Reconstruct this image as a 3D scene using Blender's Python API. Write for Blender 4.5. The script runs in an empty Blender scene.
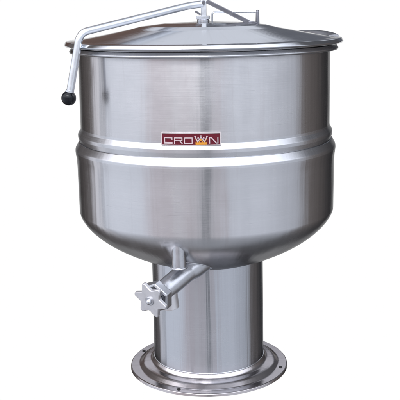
import bpy, bmesh, math, random
from mathutils import Vector, Matrix

random.seed(7)
S = 0.0025                      # one model unit = 2.5 mm; the kettle's foot is at z = 0, its axis is the z axis
scene = bpy.context.scene
COL = scene.collection
PI = math.pi


# ------------------------------------------------------------------ helpers
def link(name, bm, mat, parent=None, smooth=True, angle=35, bevel=None):
    bmesh.ops.remove_doubles(bm, verts=bm.verts, dist=1e-4)
    bmesh.ops.recalc_face_normals(bm, faces=bm.faces)
    for v in bm.verts:
        v.co *= S
    me = bpy.data.meshes.new(name)
    bm.to_mesh(me)
    bm.free()
    for m in (mat if isinstance(mat, (list, tuple)) else [mat]):
        me.materials.append(m)
    for p in me.polygons:
        p.use_smooth = smooth
    if smooth:
        me.set_sharp_from_angle(angle=math.radians(angle))
    o = bpy.data.objects.new(name, me)
    COL.objects.link(o)
    if parent is not None:
        o.parent = parent
    if bevel:
        b = o.modifiers.new('bevel', 'BEVEL')
        b.width = bevel * S
        b.segments = 3
        b.limit_method = 'ANGLE'
        b.angle_limit = math.radians(35)
    return o


def round_profile(pts, seg=6):
    """(r, z) or (r, z, fillet radius) points -> polyline with rounded corners"""
    out = []
    n = len(pts)
    for i, p in enumerate(pts):
        P = Vector((p[0], p[1]))
        rad = p[2] if len(p) > 2 else 0
        if rad <= 0 or i in (0, n - 1):
            out.append(P)
            continue
        A = Vector(pts[i - 1][:2]) - P
        B = Vector(pts[i + 1][:2]) - P
        la, lb = A.length, B.length
        A.normalize(); B.normalize()
        ang = A.angle(B)
        if ang > PI - 0.02:
            out.append(P)
            continue
        t = min(rad / math.tan(ang / 2), la * 0.49, lb * 0.49)
        r = t * math.tan(ang / 2)
        c = P + (A + B).normalized() * (r / math.sin(ang / 2))
        p0, p1 = P + A * t, P + B * t
        a0 = math.atan2(p0.y - c.y, p0.x - c.x)
        a1 = math.atan2(p1.y - c.y, p1.x - c.x)
        d = (a1 - a0 + PI) % (2 * PI) - PI
        for k in range(seg + 1):
            a = a0 + d * k / seg
            out.append(Vector((c.x + r * math.cos(a), c.y + r * math.sin(a))))
    return [(p.x, p.y) for p in out]


def lathe(bm, prof, seg=192, closed=False, wob=None):
    rings = []
    for r, z in prof:
        if r < 1e-4:
            rings.append([bm.verts.new((0, 0, z))])
        else:
            ring = []
            for k in range(seg):
                a = 2 * PI * k / seg
                rr = r + (wob(a, z) if wob else 0)
                ring.append(bm.verts.new((rr * math.cos(a), rr * math.sin(a), z)))
            rings.append(ring)
    pairs = list(zip(rings, rings[1:]))
    if closed:
        pairs.append((rings[-1], rings[0]))
    for a, b in pairs:
        for k in range(seg):
            k2 = (k + 1) % seg
            if len(a) == 1 and len(b) == 1:
                continue
            if len(a) == 1:
                bm.faces.new((a[0], b[k2], b[k]))
            elif len(b) == 1:
                bm.faces.new((a[k], a[k2], b[0]))
            else:
                bm.faces.new((a[k], a[k2], b[k2], b[k]))
    return bm


def frame_of(d):
    d = Vector(d).normalized()
    up = Vector((0, 0, 1)) if abs(d.z) < 0.9 else Vector((0, 1, 0))
    x = up.cross(d).normalized()
    y = d.cross(x).normalized()
    return x, y, d


def ring_stack(bm, base, d, stations, seg=40, rot=0.0, caps=True):
    """stations: (distance along d, radius) -> solid of revolution about a free axis"""
    x, y, d = frame_of(d)
    base = Vector(base)
    rings = []
    for t, r in stations:
        rings.append([bm.verts.new(base + d * t + (x * math.cos(rot + 2 * PI * k / seg) + y * math.sin(rot + 2 * PI * k / seg)) * r) for k in range(seg)])
    for a, b in zip(rings, rings[1:]):
        for k in range(seg):
            bm.faces.new((a[k], a[(k + 1) % seg], b[(k + 1) % seg], b[k]))
    if caps:
        bm.faces.new(rings[0][::-1])
        bm.faces.new(rings[-1])


def fillet_path(pts, rad, seg=10):
    pts = [Vector(p) for p in pts]
    out = [pts[0]]
    for i in range(1, len(pts) - 1):
        P = pts[i]
        A = (pts[i - 1] - P); B = (pts[i + 1] - P)
        t = min(rad, A.length * 0.49, B.length * 0.49)
        A.normalize(); B.normalize()
        a, b = P + A * t, P + B * t
        for k in range(seg + 1):
            u = k / seg
            out.append(a * (1 - u) ** 2 + P * 2 * u * (1 - u) + b * u * u)
    out.append(pts[-1])
    return out


def tube(bm, path, radius, seg=24, caps=True):
    path = [Vector(p) for p in path]
    n = len(path)
    T = [(path[min(i + 1, n - 1)] - path[max(i - 1, 0)]).normalized() for i in range(n)]
    x, y, _ = frame_of(T[0])
    rings = []
    for i in range(n):
        if i:
            q = T[i - 1].rotation_difference(T[i])
            x = q @ x
            y = q @ y
        r = radius[i] if isinstance(radius, (list, tuple)) else radius
        rings.append([bm.verts.new(path[i] + (x * math.cos(2 * PI * k / seg) + y * math.sin(2 * PI * k / seg)) * r) for k in range(seg)])
    for a, b in zip(rings, rings[1:]):
        for k in range(seg):
            bm.faces.new((a[k], a[(k + 1) % seg], b[(k + 1) % seg], b[k]))
    if caps:
        bm.faces.new(rings[0][::-1])
        bm.faces.new(rings[-1])


def prism(bm, poly, fn, w0, w1):
    """poly: 2-D outline; fn(u, v, w) -> point; extruded from w0 to w1"""
    a = [bm.verts.new(fn(u, v, w0)) for u, v in poly]
    b = [bm.verts.new(fn(u, v, w1)) for u, v in poly]
    n = len(poly)
    bm.faces.new(a[::-1])
    bm.faces.new(b)
    for k in range(n):
        bm.faces.new((a[k], a[(k + 1) % n], b[(k + 1) % n], b[k]))


def box(bm, c, size, rot=None):
    c = Vector(c)
    vs = []
    for sx in (-1, 1):
        for sy in (-1, 1):
            for sz in (-1, 1):
                p = Vector((sx * size[0] / 2, sy * size[1] / 2, sz * size[2] / 2))
                if rot is not None:
                    p = rot @ p
                vs.append(bm.verts.new(c + p))
    for f in ((0, 1, 3, 2), (4, 6, 7, 5), (0, 4, 5, 1), (2, 3, 7, 6), (0, 2, 6, 4), (1, 5, 7, 3)):
        bm.faces.new([vs[i] for i in f])


# ------------------------------------------------------------------ materials
class N:
    def __init__(self, nt):
        self.nt = nt

    def __call__(self, kind, ins=None, **props):
        n = self.nt.nodes.new(kind)
        for k, v in props.items():
            setattr(n, k, v)
        for k, v in (ins or {}).items():
            if isinstance(v, bpy.types.NodeSocket):
                self.nt.links.new(v, n.inputs[k])
            else:
                n.inputs[k].default_value = v
        return n

    def math(self, op, a, b=0.0, c=0.0, clamp=False):
        n = self.nt.nodes.new('ShaderNodeMath')
        n.operation = op
        n.use_clamp = clamp
        for i, v in enumerate((a, b, c)):
            if isinstance(v, bpy.types.NodeSocket):
                self.nt.links.new(v, n.inputs[i])
            else:
                n.inputs[i].default_value = v
        return n.outputs[0]

    def smooth(self, v, lo, hi, a=0.0, b=1.0):
        n = self.nt.nodes.new('ShaderNodeMapRange')
        n.interpolation_type = 'SMOOTHSTEP'
        self.nt.links.new(v, n.inputs['Value'])
        n.inputs['From Min'].default_value = lo
        n.inputs['From Max'].default_value = hi
        n.inputs['To Min'].default_value = a
        n.inputs['To Max'].default_value = b
        return n.outputs['Result']

    def mix(self, f, a, b):
        n = self.nt.nodes.new('ShaderNodeMix')
        n.data_type = 'RGBA'
        for i, v in ((0, f), (6, a), (7, b)):
            if isinstance(v, bpy.types.NodeSocket):
                self.nt.links.new(v, n.inputs[i])
            else:
                n.inputs[i].default_value = v
        return n.outputs[2]


def material(name):
    m = bpy.data.materials.new(name)
    m.use_nodes = True
    nt = m.node_tree
    nt.nodes.clear()
    n = N(nt)
    out = n('ShaderNodeOutputMaterial')
    bsdf = n('ShaderNodeBsdfPrincipled')
    nt.links.new(bsdf.outputs[0], out.inputs['Surface'])
    return m, n, bsdf


def brushed_steel(name, col, rough, aniso, turned=True, streak=0.25, brush=0.12, rot=0.25, edge=0.22):
    """stainless steel polished round the kettle's axis: brush lines run round, faint ripples run up and down"""
    m, n, b = material(name)
    L = m.node_tree.links
    tc = n('ShaderNodeTexCoord').outputs['Object']
    sep = n('ShaderNodeSeparateXYZ', {0: tc})
    az = n.math('ARCTAN2', sep.outputs[0], sep.outputs[1])
    rad = n.math('SQRT', n.math('ADD', n.math('POWER', sep.outputs[0], 2.0), n.math('POWER', sep.outputs[1], 2.0)))
    # brush lines: long along the turn, very fine across it
    cb = n('ShaderNodeCombineXYZ', {0: n.math('MULTIPLY', az, 1.4), 1: n.math('MULTIPLY', sep.outputs[2], 900.0), 2: n.math('MULTIPLY', rad, 900.0)})
    lines = n('ShaderNodeTexNoise', {'Vector': cb.outputs[0], 'Scale': 1.0, 'Detail': 4.0, 'Roughness': 0.7})
    # ripples from rolling and welding the sheet, running up the wall
    cs = n('ShaderNodeCombineXYZ', {0: n.math('MULTIPLY', n.math('COSINE', az), 9.0), 1: n.math('MULTIPLY', n.math('SINE', az), 9.0), 2: n.math('MULTIPLY', sep.outputs[2], 1.2)})
    rip = n('ShaderNodeTexNoise', {'Vector': cs.outputs[0], 'Scale': 1.0, 'Detail': 2.5, 'Roughness': 0.55})
    # smudges and handling marks
    smu = n('ShaderNodeTexNoise', {'Vector': tc, 'Scale': 11.0, 'Detail': 6.0, 'Roughness': 0.62})
    fine = n('ShaderNodeTexNoise', {'Vector': tc, 'Scale': 190.0, 'Detail': 3.0, 'Roughness': 0.6})
    # dull water runs down the wall and wipe marks round it
    cw = n('ShaderNodeCombineXYZ', {0: n.math('MULTIPLY', n.math('COSINE', az), 26.0), 1: n.math('MULTIPLY', n.math('SINE', az), 26.0), 2: n.math('MULTIPLY', sep.outputs[2], 3.5)})
    runs = n('ShaderNodeTexNoise', {'Vector': cw.outputs[0], 'Scale': 1.0, 'Detail': 4.0, 'Roughness': 0.6})
    stain = n.smooth(runs.outputs[0], 0.54, 0.72)
    cx = n('ShaderNodeCombineXYZ', {0: n.math('MULTIPLY', az, 5.0), 1: n.math('MULTIPLY', sep.outputs[2], 320.0), 2: 3.7})
    scr = n('ShaderNodeTexNoise', {'Vector': cx.outputs[0], 'Scale': 1.0, 'Detail': 2.0, 'Roughness': 0.5})
    scratch = n.math('MULTIPLY', n.smooth(scr.outputs[0], 0.70, 0.76), n.smooth(smu.outputs[0], 0.45, 0.6))
    r = n.math('ADD', rough, n.math('MULTIPLY', n.math('SUBTRACT', lines.outputs[0], 0.5), brush))
    r = n.math('ADD', r, n.math('MULTIPLY', n.math('SUBTRACT', smu.outputs[0], 0.5), 0.16), clamp=True)
    L.new(r, b.inputs['Roughness'])
    tone = n.math('ADD', n.math('MULTIPLY', lines.outputs[0], 0.10), n.math('MULTIPLY', smu.outputs[0], 0.10))
    dark = [c * 0.86 for c in col] + [1]
    lite = [min(1, c * 1.08) for c in col] + [1]
    basec = n.mix(n.math('MULTIPLY', tone, 5.0, clamp=True), dark, lite)
    basec = n.mix(n.math('MULTIPLY', stain, 0.18), basec, [c * k for c, k in zip(col, (0.80, 0.76, 0.74))] + [1])
    basec = n.mix(n.math('MULTIPLY', scratch, 0.35), basec, [c * 0.62 for c in col] + [1])
    L.new(basec, b.inputs['Base Color'])
    b.inputs['Metallic'].default_value = 1.0
    b.inputs['Anisotropic'].default_value = aniso
    b.inputs['Anisotropic Rotation'].default_value = rot
    if turned:
        tg = n('ShaderNodeTangent', direction_type='RADIAL', axis='Z')
        L.new(tg.outputs[0], b.inputs['Tangent'])
    b.inputs['Specular Tint'].default_value = (edge, edge, edge, 1)
    dent = n('ShaderNodeTexNoise', {'Vector': tc, 'Scale': 7.5, 'Detail': 1.5, 'Roughness': 0.4})
    bp0 = n('ShaderNodeBump', {'Strength': min(1.0, streak * 2.0), 'Distance': 0.0045, 'Height': dent.outputs[0]})
    bp = n('ShaderNodeBump', {'Strength': streak, 'Distance': 0.004, 'Height': rip.outputs[0], 'Normal': bp0.outputs[0]})
    bp2 = n('ShaderNodeBump', {'Strength': 0.018, 'Distance': 0.0003, 'Height': lines.outputs[0], 'Normal': bp.outputs[0]})
    bp3 = n('ShaderNodeBump', {'Strength': 0.06, 'Distance': 0.0005, 'Height': fine.outputs[0], 'Normal': bp2.outputs[0]})
    L.new(bp3.outputs[0], b.inputs['Normal'])
    return m


def cast_steel(name, col, rough, bump=0.25, scale=60.0):
    m, n, b = material(name)
    L = m.node_tree.links
    tc = n('ShaderNodeTexCoord').outputs['Object']
    a = n('ShaderNodeTexNoise', {'Vector': tc, 'Scale': scale, 'Detail': 6.0, 'Roughness': 0.65})
    c = n('ShaderNodeTexNoise', {'Vector': tc, 'Scale': scale * 5, 'Detail': 3.0})
    L.new(n.mix(a.outputs[0], [x * 0.78 for x in col] + [1], [min(1, x * 1.12) for x in col] + [1]), b.inputs['Base Color'])
    L.new(n.math('ADD', rough - 0.1, n.math('MULTIPLY', a.outputs[0], 0.2)), b.inputs['Roughness'])
    b.inputs['Metallic'].default_value = 1.0
    bp = n('ShaderNodeBump', {'Strength': bump, 'Distance': 0.0015, 'Height': a.outputs[0]})
    bp2 = n('ShaderNodeBump', {'Strength': bump * 0.5, 'Distance': 0.0004, 'Height': c.outputs[0], 'Normal': bp.outputs[0]})
    L.new(bp2.outputs[0], b.inputs['Normal'])
    return m


def paint(name, col, rough, metallic=0.0, coat=0.0, spec=0.5, vary=0.12, scale=70.0):
    m, n, b = material(name)
    L = m.node_tree.links
    tc = n('ShaderNodeTexCoord').outputs['Object']
    a = n('ShaderNodeTexNoise', {'Vector': tc, 'Scale': scale, 'Detail': 5.0})
    L.new(n.mix(a.outputs[0], [x * (1 - vary) for x in col] + [1], [min(1, x * (1 + vary)) for x in col] + [1]), b.inputs['Base Color'])
    L.new(n.math('ADD', rough - 0.06, n.math('MULTIPLY', a.outputs[0], 0.12)), b.inputs['Roughness'])
    b.inputs['Metallic'].default_value = metallic
    b.inputs['Coat Weight'].default_value = coat
    b.inputs['Specular IOR Level'].default_value = spec
    bp = n('ShaderNodeBump', {'Strength': 0.05, 'Distance': 0.0005, 'Height': a.outputs[0]})
    L.new(bp.outputs[0], b.inputs['Normal'])
    return m


WALL = brushed_steel('brushed wall steel', (0.64, 0.635, 0.65), 0.25, 0.85)
JACKET = brushed_steel('brushed jacket steel', (0.63, 0.63, 0.65), 0.24, 0.75)
LID = brushed_steel('brushed lid steel', (0.60, 0.61, 0.64), 0.11, 0.3, streak=0.05, edge=0.8)
RIM = brushed_steel('polished rim steel', (0.66, 0.665, 0.69), 0.25, 0.2, streak=0.12)
FOOT = brushed_steel('brushed pedestal steel', (0.53, 0.545, 0.58), 0.25, 0.75)
FLANGE = brushed_steel('polished flange steel', (0.62, 0.585, 0.59), 0.21, 0.1, streak=0.08, edge=0.2)
TUBE = cast_steel('satin tube steel', (0.80, 0.83, 0.87), 0.36, 0.04)
CAST = cast_steel('cast valve steel', (0.58, 0.59, 0.62), 0.30, 0.35)
STAR = cast_steel('stamped handle steel', (0.76, 0.75, 0.77), 0.45, 0.12)
BRIGHT = cast_steel('weld and bolt steel', (0.72, 0.73, 0.76), 0.22, 0.25, 120)
DARKS = cast_steel('dull bracket steel', (0.22, 0.22, 0.245), 0.38, 0.15)
BLACK = paint('black knob plastic', (0.006, 0.007, 0.010), 0.16, spec=0.28)
HOLE = paint('painted bolt hole shade', (0.012, 0.012, 0.012), 0.8)
MAROON = paint('maroon enamel', (0.115, 0.010, 0.020), 0.38, spec=0.25)
SILVER = paint('raised pink silver lettering', (0.66, 0.53, 0.55), 0.35, metallic=0.35)
GOLD = paint('gold enamel', (0.72, 0.30, 0.035), 0.35, metallic=0.2)
FRAME = paint('silver plate edge', (0.80, 0.74, 0.74), 0.28, metallic=0.7)


# ------------------------------------------------------------------ the kettle
kettle = bpy.data.objects.new('steam_kettle', None)
COL.objects.link(kettle)
kettle.empty_display_size = 0.2
kettle['label'] = 'large stainless steel kettle on a round pedestal, with lid, lift lever and maroon nameplate'
kettle['category'] = 'kettle'


def wobble(amp, ph):
    return lambda a, z: amp * (math.sin(5 * a + ph) + 0.6 * math.sin(9 * a + 2 * ph + z * 0.02) + 0.4 * math.sin(17 * a + z * 0.03))


# upper wall of the kettle, down to the rolled bead
bm = bmesh.new()
lathe(bm, round_profile([(122, 344.0), (126.3, 344.0, 0.5), (126.9, 264.0)]), 224, wob=wobble(0.10, 0.4))
wall = link('vessel_wall', bm, WALL, kettle, angle=50)

bm = bmesh.new()
lathe(bm, round_profile([(126.9, 264.2), (127.0, 262.0, 2.5), (129.7, 257.2, 2.6), (129.7, 254.2, 2.4), (128.4, 249.8, 1.2), (128.2, 247.4)]), 224, wob=wobble(0.10, 0.4))
link('rolled_bead', bm, RIM, wall, angle=60)

# rolled rim under the lid
bm = bmesh.new()
lathe(bm, round_profile([(126.6, 338.6), (129.0, 337.6, 1.0), (133.6, 337.8, 1.0), (134.6, 339.4, 0.8), (132.4, 343.0, 1.0), (126.0, 343.0)]), 224)
rim = link('vessel_rim', bm, RIM, kettle, angle=60)

# steam jacket: shoulder, straight wall and dished bottom
prof = [(133.05, 240.3), (132.9, 238.0), (132.2, 234.0), (131.8, 226.0), (131.7, 214.0), (131.7, 202.0), (131.7, 190.0), (131.7, 178.0)]
for k in range(1, 58):
    u = (PI / 2) * k / 60
    v = math.sin(u) ** (2 / 1.62)
    z = 178.0 - 65.6 * v
    r = 131.7 * (1 - v ** 1.62) ** (1 / 1.62)
    if r < 56:
        break
    prof.append((r, z))
bm = bmesh.new()
lathe(bm, prof, 224, wob=wobble(0.08, 1.7))
jacket = link('steam_jacket', bm, JACKET, kettle, angle=60)

bm = bmesh.new()
lathe(bm, round_profile([(127.9, 249.8), (129.2, 249.4, 1.6), (132.9, 242.8, 4.5), (133.05, 240.2)]), 224, wob=wobble(0.08, 1.7))
link('jacket_shoulder', bm, RIM, jacket, angle=60)

# pedestal column with the weld bead at its foot
bm = bmesh.new()
lathe(bm, [(58.6, 128.0), (58.7, 100.0), (58.9, 60.0), (59.1, 30.0), (59.2, 13.2)], 160, wob=wobble(0.10, 2.1))
pedestal = link('pedestal', bm, FOOT, kettle, angle=50)
bm = bmesh.new()
lathe(bm, [(59.0, 14.3), (59.5, 14.1), (59.8, 13.6), (59.8, 13.0), (59.4, 12.4)], 160)
link('weld_seam', bm, BRIGHT, pedestal)

# flared foot flange
bm = bmesh.new()
lathe(bm, round_profile([(56, 13.2), (59.3, 13.1), (62.0, 8.6, 5.0), (70.0, 7.6, 8.0), (75.6, 3.2, 3.6), (83.6, 3.2, 0.6), (84.6, 2.6, 0.6), (84.9, 0.0), (60, 0.0), (56, 8.0)], 8), 192)
flange = link('foot_flange', bm, FLANGE, kettle, angle=50)
for deg in (-113.0, -15.5, 157.0, 66.5):
    a = math.radians(deg)
    x, y = 79.2 * math.cos(a), 79.2 * math.sin(a)
    bm = bmesh.new()
    ring_stack(bm, (x, y, 3.0), (0, 0, 1), [(0, 1.8), (0.85, 1.8), (0.95, 1.5)], 24)
    link('bolt_hole_dark_disc', bm, HOLE, flange)  # raised disc, its near-black colour stands for the shade inside a hole

# ------------------------------------------------------------------ lid
bm = bmesh.new()
lathe(bm, round_profile([(125, 344.8), (138.4, 344.4, 0.8), (139.5, 346.0, 0.8), (137.6, 349.2, 1.2), (128.5, 349.7, 4), (104.0, 353.9, 30), (74.0, 359.6, 20), (62.5, 362.4, 7), (39.0, 364.9, 20), (0, 366.3)], 8), 224, wob=None)
lid = link('lid', bm, LID, kettle, angle=45)

# hinge leaf curling up from the back right of the lid edge
bm = bmesh.new()
rows = []
for k in range(41):
    a = math.radians(6 + 44 * k / 40)
    e = math.sin(PI * k / 40) ** 0.9
    ring = []
    for r, z in ((126.5, 349.0), (129.5, 350.2 + 2.0 * e), (134.5, 350.6 + 3.0 * e), (138.6, 350.4 + 3.0 * e), (139.5, 349.4 + 2.4 * e), (139.3, 348.0)):
        ring.append(bm.verts.new((r * math.cos(a), r * math.sin(a), z)))
    rows.append(ring)
for a, b in zip(rows, rows[1:]):
    for k in range(len(a)):
        k2 = (k + 1) % len(a)
        bm.faces.new((a[k], a[k2], b[k2], b[k]))
bm.faces.new(rows[0]); bm.faces.new(rows[-1][::-1])
link('hinge_leaf', bm, RIM, lid, angle=50)

# pivot post with collar, in the middle of the lid
bm = bmesh.new()
lathe(bm, round_profile([(0, 365.6), (6.2, 365.4, 0.3), (6.4, 367.6, 0.8), (5.0, 369.6, 0.5), (4.4, 371.0), (0, 371.0)]), 40)
post = link('pivot_post', bm, BRIGHT, lid, angle=40)
bm = bmesh.new()
ring_stack(bm, (0, 0, 368.4), (0, 0, 1), [(0, 6.9), (0.4, 7.3), (3.0, 7.3), (3.4, 6.9)], 6, rot=0.3)
link('pivot_nut', bm, BRIGHT, post, angle=25, bevel=0.3)
bm = bmesh.new()
box(bm, (0.6, 0, 380.0), (5.4, 6.0, 19.0))
link('clevis', bm, TUBE, post, bevel=0.7)
bm = bmesh.new()
ring_stack(bm, (0.6, -5.2, 384.6), (0, 1, 0), [(0, 1.6), (0.4, 2.0), (9.6, 2.0), (10.0, 1.6)], 24)
link('pivot_pin', bm, DARKS, post, angle=30)
bm = bmesh.new()
box(bm, (-5.2, -1.0, 374.6), (6.4, 4.6, 2.0), Matrix.Rotation(math.radians(34), 3, 'Y'))
link('stop_lug', bm, DARKS, post, bevel=0.4)

# flat brace running down from the pivot to the lid
bm = bmesh.new()
p0, p1 = Vector((3.5, 0, 386.0)), Vector((47.5, 0.0, 363.6))
d = p1 - p0
ang = math.atan2(-d.z, d.x)
box(bm, (p0 + p1) / 2, (d.length, 5.0, 4.2), Matrix.Rotation(ang, 3, 'Y'))
box(bm, (49.5, 0, 364.5), (9.0, 7.5, 1.6), Matrix.Rotation(math.radians(6), 3, 'Y'))
link('brace', bm, DARKS, lid, bevel=0.5)

# thin loop handle on the lid
bm = bmesh.new()
tube(bm, fillet_path([(9.0, 8, 364.0), (9.0, 8, 375.0), (54.6, 8, 374.8)], 3.0), 0.85, 14)
hnd = link('lid_handle', bm, TUBE, lid)
bm = bmesh.new()
ring_stack(bm, (54.8, 8, 361.5), (0.0, 0, 1), [(0, 2.2), (3, 2.0), (13.0, 1.7), (14.6, 1.3), (15.0, 0.8)], 20)
link('handle_stud', bm, DARKS, hnd, angle=40)

# ------------------------------------------------------------------ lift lever with black ball
bm = bmesh.new()
path = fillet_path([(-1.5, -1.5, 383.2), (-14, -8.0, 382.0), (-113.2, -81.0, 359.6), (-125.3, -82.5, 303.0)], 8.5, 14)
tube(bm, path, 3.55, 28)
lever = link('lift_lever', bm, TUBE, kettle)
bm = bmesh.new()
bmesh.ops.create_uvsphere(bm, u_segments=40, v_segments=24, radius=6.9, matrix=Matrix.Translation((-126.2, -82.6, 300.2)))
link('ball_grip', bm, BLACK, lever, angle=80)
bm = bmesh.new()
ring_stack(bm, (-125.1, -82.5, 305.4), (0.2, 0.02, 1), [(0, 3.4), (0.3, 4.0), (2.0, 4.0), (2.3, 3.6)], 28)
link('grip_collar', bm, TUBE, lever, angle=30)

# ------------------------------------------------------------------ nameplate, bent round the wall
RW = 127.25


def plate_point(u, v, w):
    """u: across in units from the kettle's centre line, v: height, w: out of the wall"""
    a = u / RW
    return Vector(((RW + w) * math.sin(a), -(RW + w) * math.cos(a), v))


U0, U1, V0, V1 = -39.8, 13.6, 261.0, 272.3


def curved_slab(bm, u0, u1, v0, v1, w0, w1, step=1.0):
    n = max(1, int((u1 - u0) / step))
    for k in range(n):
        a = u0 + (u1 - u0) * k / n
        b = u0 + (u1 - u0) * (k + 1) / n
        fr = [plate_point(a, v0, w1), plate_point(b, v0, w1), plate_point(b, v1, w1), plate_point(a, v1, w1)]
        bk = [plate_point(a, v0, w0), plate_point(b, v0, w0), plate_point(b, v1, w0), plate_point(a, v1, w0)]
        F = [bm.verts.new(p) for p in fr]
        B = [bm.verts.new(p) for p in bk]
        bm.faces.new(F)
        bm.faces.new(B[::-1])
        bm.faces.new((F[0], B[0], B[1], F[1]))
        bm.faces.new((F[3], F[2], B[2], B[3]))
        if k == 0:
            bm.faces.new((F[0], F[3], B[3], B[0]))
        if k == n - 1:
            bm.faces.new((F[1], B[1], B[2], F[2]))


bm = bmesh.new()
curved_slab(bm, U0, U1, V0, V1, -0.6, 0.7)
plate = link('nameplate', bm, MAROON, kettle, angle=40)
bm = bmesh.new()
e = 0.7
curved_slab(bm, U0 - 0.2, U1 + 0.2, V1 - e, V1 + 0.2, -0.5, 1.15)
curved_slab(bm, U0 - 0.2, U1 + 0.2, V0 - 0.2, V0 + e, -0.5, 1.15)
curved_slab(bm, U0 - 0.2, U0 + e, V0 + e, V1 - e, -0.5, 1.15)
curved_slab(bm, U1 - e, U1 + 0.2, V0 + e, V1 - e, -0.5, 1.15)
link('plate_border', bm, FRAME, plate, angle=40)

PX = lambda x: -39.3 + (x - 161.0) * 0.8875          # lettering laid out in tenths of the plate's length
PV = lambda y: 271.9 - (y - 132.5) * 0.94


def strokes(bm, segs, w=0.85, w0=0.5, w1=1.25):
    for (x0, y0, x1, y1) in segs:
        a = Vector((PX(x0), PV(y0))); b = Vector((PX(x1), PV(y1)))
        d = (b - a).normalized() * (w / 2)
        q = Vector((-d.y, d.x))
        pts = [a - d + q, a - d - q, b + d - q, b + d + q]
        n = max(1, int((b - a).length / 1.5))
        prism(bm, [(p.x, p.y) for p in pts], plate_point, w0, w1)


def fill(bm, pts, w0=0.5, w1=1.3):
    prism(bm, [(PX(x), PV(y)) for x, y in pts], plate_point, w0, w1)


bm = bmesh.new()
strokes(bm, [(164.2, 137.0, 171.8, 137.0), (164.2, 137.0, 164.2, 142.0), (171.8, 137.0, 171.8, 138.4)])
fill(bm, [(163.7, 141.0), (172.3, 141.0), (172.3, 142.6), (163.7, 142.6)])
link('letter_c', bm, SILVER, plate, smooth=False)
bm = bmesh.new()
strokes(bm, [(174.4, 137.0, 182.0, 137.0), (174.4, 137.0, 174.4, 142.2), (182.0, 137.0, 182.0, 139.4), (174.4, 139.6, 182.0, 139.6), (179.6, 139.6, 182.0, 142.2)])
link('letter_r', bm, SILVER, plate, smooth=False)
bm = bmesh.new()
strokes(bm, [(184.6, 137.0, 192.2, 137.0), (184.6, 142.1, 192.2, 142.1), (184.6, 137.0, 184.6, 142.1), (192.2, 137.0, 192.2, 142.1)])
link('letter_o', bm, SILVER, plate, smooth=False)
bm = bmesh.new()
strokes(bm, [(209.6, 137.0, 209.6, 142.1), (217.8, 137.0, 217.8, 142.1), (209.6, 137.0, 211.4, 137.0), (211.4, 137.0, 216.2, 142.1), (216.2, 142.1, 217.8, 142.1)])
link('letter_n', bm, SILVER, plate, smooth=False)
# the crown that stands for the W
bm = bmesh.new()
strokes(bm, [(195.4, 136.4, 197.8, 140.6), (197.8, 140.6, 201.0, 136.2), (201.0, 136.2, 204.2, 140.6), (204.2, 140.6, 206.8, 136.4)], 0.85)
crown = link('letter_w', bm, SILVER, plate, smooth=False)
bm = bmesh.new()
for x, y in ((195.2, 135.6), (198.2, 137.2), (201.0, 135.2), (203.8, 137.2), (207.0, 135.6)):
    ring_stack(bm, plate_point(PX(x), PV(y), 0.5), plate_point(PX(x), PV(y), 1.5) - plate_point(PX(x), PV(y), 0.5), [(0, 0.72), (0.6, 0.72), (0.95, 0.45)], 12)
link('crown_beads', bm, SILVER, crown, angle=60)
bm = bmesh.new()
fill(bm, [(195.4, 141.2), (206.9, 141.2), (206.7, 143.2), (195.6, 143.2)], 0.5, 1.2)
strokes(bm, [(195.8, 138.0, 197.6, 141.0), (199.2, 140.9, 201.0, 138.4), (201.0, 138.4, 202.8, 140.9), (204.6, 141.0, 206.4, 138.0)], 0.8, 0.5, 1.1)
link('crown_base', bm, GOLD, crown, smooth=False)

# ------------------------------------------------------------------ draw-off valve
AX = Vector((-0.53, -0.80, -0.22)).normalized()
NUT = Vector((-46.9, -125.5, 120.3))
bm = bmesh.new()
K = NUT - AX * 13.0
body = fillet_path([(0, -76, 143.5), (-20.0, -97.0, 134.6), tuple(NUT - AX * 9.0), tuple(NUT + AX * 2)], 9.0, 12)
tube(bm, body, [11.8 - 1.8 * min(1.0, k / 6) for k in range(len(body))], 40)
valve = link('draw_off_valve', bm, CAST, kettle, angle=50)
# added solid stub in place of the valve pipe's bright reflection in the bowl
bm = bmesh.new()
ring_stack(bm, (-26.3, -119.2, 178.0), (0, 0.13, -1), [(0, 5.4), (2, 6.2), (33.6, 6.7)], 32)
stub = link('reflection_stub', bm, CAST, valve, angle=60)
bm = bmesh.new()
tube(bm, [(-26.4 + 7.3 * math.cos(t * PI / 20), -114.6 + 7.3 * math.sin(t * PI / 20), 144.6 + 0.06 * math.sin(t * 1.9)) for t in range(41)], 0.95, 10)
link('stub_weld', bm, BRIGHT, valve)
# weld where the valve body leaves the dished bottom
def bowl_z(r):
    return 178.0 - 65.6 * max(0.0, 1 - (r / 131.7) ** 1.62) ** (1 / 1.62)


W0, W1 = Vector((-20.0, -97.0, 134.6)), Vector((0, -76, 143.5))
wd = (W1 - W0).normalized()
wx, wy, _ = frame_of(wd)
pts = []
for k in range(73):
    th = 2 * PI * k / 72
    off = (wx * math.cos(th) + wy * math.sin(th)) * 11.4
    t = -6.0
    while t < 32:
        q = W0 + wd * t + off
        if q.z > bowl_z(math.hypot(q.x, q.y)):
            break
        t += 0.1
    if -5.9 < t < 31.5:
        pts.append(W0 + wd * (t + 0.12 * math.sin(k * 2.2)) + off)
if len(pts) > 6:
    # start the bead at the largest gap in the curve
    gaps = [(pts[i] - pts[i - 1]).length for i in range(len(pts))]
    g = gaps.index(max(gaps))
    pts = pts[g:] + pts[:g]
    bm = bmesh.new()
    tube(bm, pts, 0.85, 10)
    link('bowl_weld', bm, BRIGHT, valve)
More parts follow.
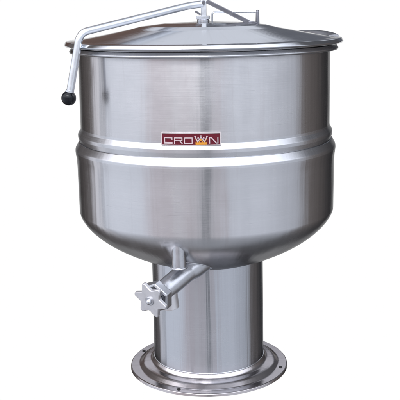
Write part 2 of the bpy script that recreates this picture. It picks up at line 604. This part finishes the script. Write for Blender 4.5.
# hexagonal union nut
bm = bmesh.new()
ring_stack(bm, NUT - AX * 5.0, AX, [(0, 14.0), (1.0, 15.6), (8.4, 15.6), (9.6, 13.6)], 6, rot=math.radians(20))
nut = link('union_nut', bm, CAST, valve, angle=20, bevel=0.5)
bm = bmesh.new()
ring_stack(bm, NUT + AX * 5.0, AX, [(0, 9.4), (2.2, 9.2), (2.6, 8.6)], 40)
link('bonnet', bm, CAST, valve, angle=30)
# six-pointed hand wheel
ST = NUT + AX * 12.0 + Vector((1.2, 0, 2.4))
# lay the star out in the plane across the valve axis
view_up = Vector((0, 0, 1))
sx = AX.cross(view_up).normalized() * -1.0
sy = AX.cross(sx).normalized()
if sy.z < 0:
    sy = -sy
if sx.x < 0:
    sx = -sx
outline = []
for k in range(6):
    a = math.radians(45 + 60 * k)
    for da, r in ((-6.5, 16.7), (-2.5, 17.5), (2.5, 17.5), (6.5, 16.7), (25, 11.6), (30, 11.3), (35, 11.6)):
        outline.append((r * math.cos(a + math.radians(da)), r * math.sin(a + math.radians(da))))
bm = bmesh.new()
prism(bm, outline, lambda u, v, w: ST + sx * u + sy * v + AX * w, -2.0, 2.0)
star = link('star_handle', bm, STAR, valve, angle=25, bevel=0.8)
bm = bmesh.new()
ring_stack(bm, NUT + AX * 6.0 + Vector((0.8, 0, 1.6)), AX, [(0, 4.6), (6.0, 4.6)], 24)
link('spindle', bm, CAST, valve, angle=30)
bm = bmesh.new()
ring_stack(bm, ST + AX * 2.0, AX, [(0, 4.4), (0.9, 4.4), (1.2, 4.0)], 32)
link('washer', bm, CAST, star, angle=30)
bm = bmesh.new()
ring_stack(bm, ST + AX * 3.1, AX, [(0, 2.6), (1.6, 2.6), (2.6, 1.9), (3.0, 0.9)], 24)
link('end_bolt', bm, BRIGHT, star, angle=50)
# spout pointing down
bm = bmesh.new()
SP = NUT - AX * 14.0 + Vector((2.0, 0, 0))
ring_stack(bm, SP + Vector((0, 0, 2)), (0.10, 0.05, -1), [(0, 8.2), (12, 8.2), (18.5, 8.3), (20.5, 8.3), (21.0, 7.7)], 40)
link('spout', bm, STAR, valve, angle=40)

# ------------------------------------------------------------------ made-up surroundings by direction: colour bands placed for the steel's reflections
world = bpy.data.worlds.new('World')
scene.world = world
world.use_nodes = True
nt = world.node_tree
nt.nodes.clear()
n = N(nt)
out = n('ShaderNodeOutputWorld')
bg = n('ShaderNodeBackground')
nt.links.new(bg.outputs[0], out.inputs['Surface'])
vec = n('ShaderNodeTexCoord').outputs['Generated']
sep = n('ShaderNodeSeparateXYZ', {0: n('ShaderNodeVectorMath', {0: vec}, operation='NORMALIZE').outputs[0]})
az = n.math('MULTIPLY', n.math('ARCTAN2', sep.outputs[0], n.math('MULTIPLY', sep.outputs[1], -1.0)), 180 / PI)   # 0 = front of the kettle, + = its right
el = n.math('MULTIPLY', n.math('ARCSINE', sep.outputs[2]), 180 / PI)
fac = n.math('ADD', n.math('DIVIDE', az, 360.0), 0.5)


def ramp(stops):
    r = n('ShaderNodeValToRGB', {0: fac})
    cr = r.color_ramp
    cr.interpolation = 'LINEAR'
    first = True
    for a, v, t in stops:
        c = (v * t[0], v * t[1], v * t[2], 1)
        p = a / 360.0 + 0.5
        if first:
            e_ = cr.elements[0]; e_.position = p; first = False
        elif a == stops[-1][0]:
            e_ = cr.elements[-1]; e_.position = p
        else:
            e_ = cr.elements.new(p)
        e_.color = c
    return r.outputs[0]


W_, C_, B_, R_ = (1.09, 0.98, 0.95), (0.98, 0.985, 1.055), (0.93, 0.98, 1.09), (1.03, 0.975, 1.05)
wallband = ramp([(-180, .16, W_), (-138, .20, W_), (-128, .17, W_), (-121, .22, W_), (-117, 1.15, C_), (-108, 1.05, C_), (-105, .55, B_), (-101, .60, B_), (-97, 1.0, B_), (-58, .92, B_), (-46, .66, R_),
                 (-32, .60, R_), (-27, .68, C_), (-14, .60, R_), (-5, .60, C_), (-2, .20, B_), (3, .21, B_), (5, .66, C_), (13, .59, R_), (19, .72, B_), (27, .84, B_), (36, .74, B_), (40, .82, B_), (52, .80, B_), (66, .70, B_), (86, .62, B_), (93, .40, C_), (98, .18, W_), (120, .13, W_), (150, .10, C_), (180, .12, C_)])  # stripes set to put light and dark streaks on the steel
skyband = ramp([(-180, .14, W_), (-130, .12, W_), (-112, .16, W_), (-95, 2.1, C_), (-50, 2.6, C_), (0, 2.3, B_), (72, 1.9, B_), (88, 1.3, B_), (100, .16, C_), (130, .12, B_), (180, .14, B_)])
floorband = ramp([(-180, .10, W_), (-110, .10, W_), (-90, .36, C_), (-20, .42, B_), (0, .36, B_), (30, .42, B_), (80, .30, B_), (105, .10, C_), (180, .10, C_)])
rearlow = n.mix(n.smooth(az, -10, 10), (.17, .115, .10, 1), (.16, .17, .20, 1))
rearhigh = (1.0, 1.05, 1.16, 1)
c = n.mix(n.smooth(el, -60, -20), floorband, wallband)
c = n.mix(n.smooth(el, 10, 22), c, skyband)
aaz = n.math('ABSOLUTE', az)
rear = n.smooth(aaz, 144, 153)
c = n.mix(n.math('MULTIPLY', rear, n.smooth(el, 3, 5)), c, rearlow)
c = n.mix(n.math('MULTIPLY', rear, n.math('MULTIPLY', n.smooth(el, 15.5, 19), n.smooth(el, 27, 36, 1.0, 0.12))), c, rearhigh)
# blank white sector of the world, standing in for a cut-out background
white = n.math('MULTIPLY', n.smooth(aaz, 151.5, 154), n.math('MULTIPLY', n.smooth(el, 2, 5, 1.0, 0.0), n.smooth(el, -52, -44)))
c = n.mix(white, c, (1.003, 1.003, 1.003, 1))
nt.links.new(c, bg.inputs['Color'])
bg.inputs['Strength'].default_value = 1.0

# added soft lamp for highlights, unseen, high in front and a little left
ld = bpy.data.lights.new('added_soft_lamp', 'AREA')
ld.shape = 'RECTANGLE'
ld.size, ld.size_y = 1.5, 0.7
ld.energy = 26
ld.color = (1.0, 0.985, 0.96)
lo = bpy.data.objects.new('added_soft_lamp', ld)
COL.objects.link(lo)
lo.location = (-0.7, -2.1, 2.5)
lo.rotation_euler = (Vector((0, 0, 0.55)) - lo.location).to_track_quat('-Z', 'Y').to_euler()

# ------------------------------------------------------------------ camera
cam = bpy.data.cameras.new('camera')
co = bpy.data.objects.new('camera', cam)
COL.objects.link(co)
co.location = (0, -918.28 * S, 387.05 * S)
co.rotation_euler = (Matrix.Rotation(PI / 2 - 0.21899, 4, 'X') @ Matrix.Rotation(-0.01684, 4, 'Z')).to_euler()
cam.sensor_width = 36
cam.lens = 36 * 898.34 / 400
cam.shift_x = -6.33 / 400
cam.clip_start = 0.05
cam.clip_end = 200
scene.camera = co

scene.view_settings.view_transform = 'Standard'
scene.view_settings.look = 'None'
scene.view_settings.exposure = 0
scene.view_settings.gamma = 1
scene.render.film_transparent = False
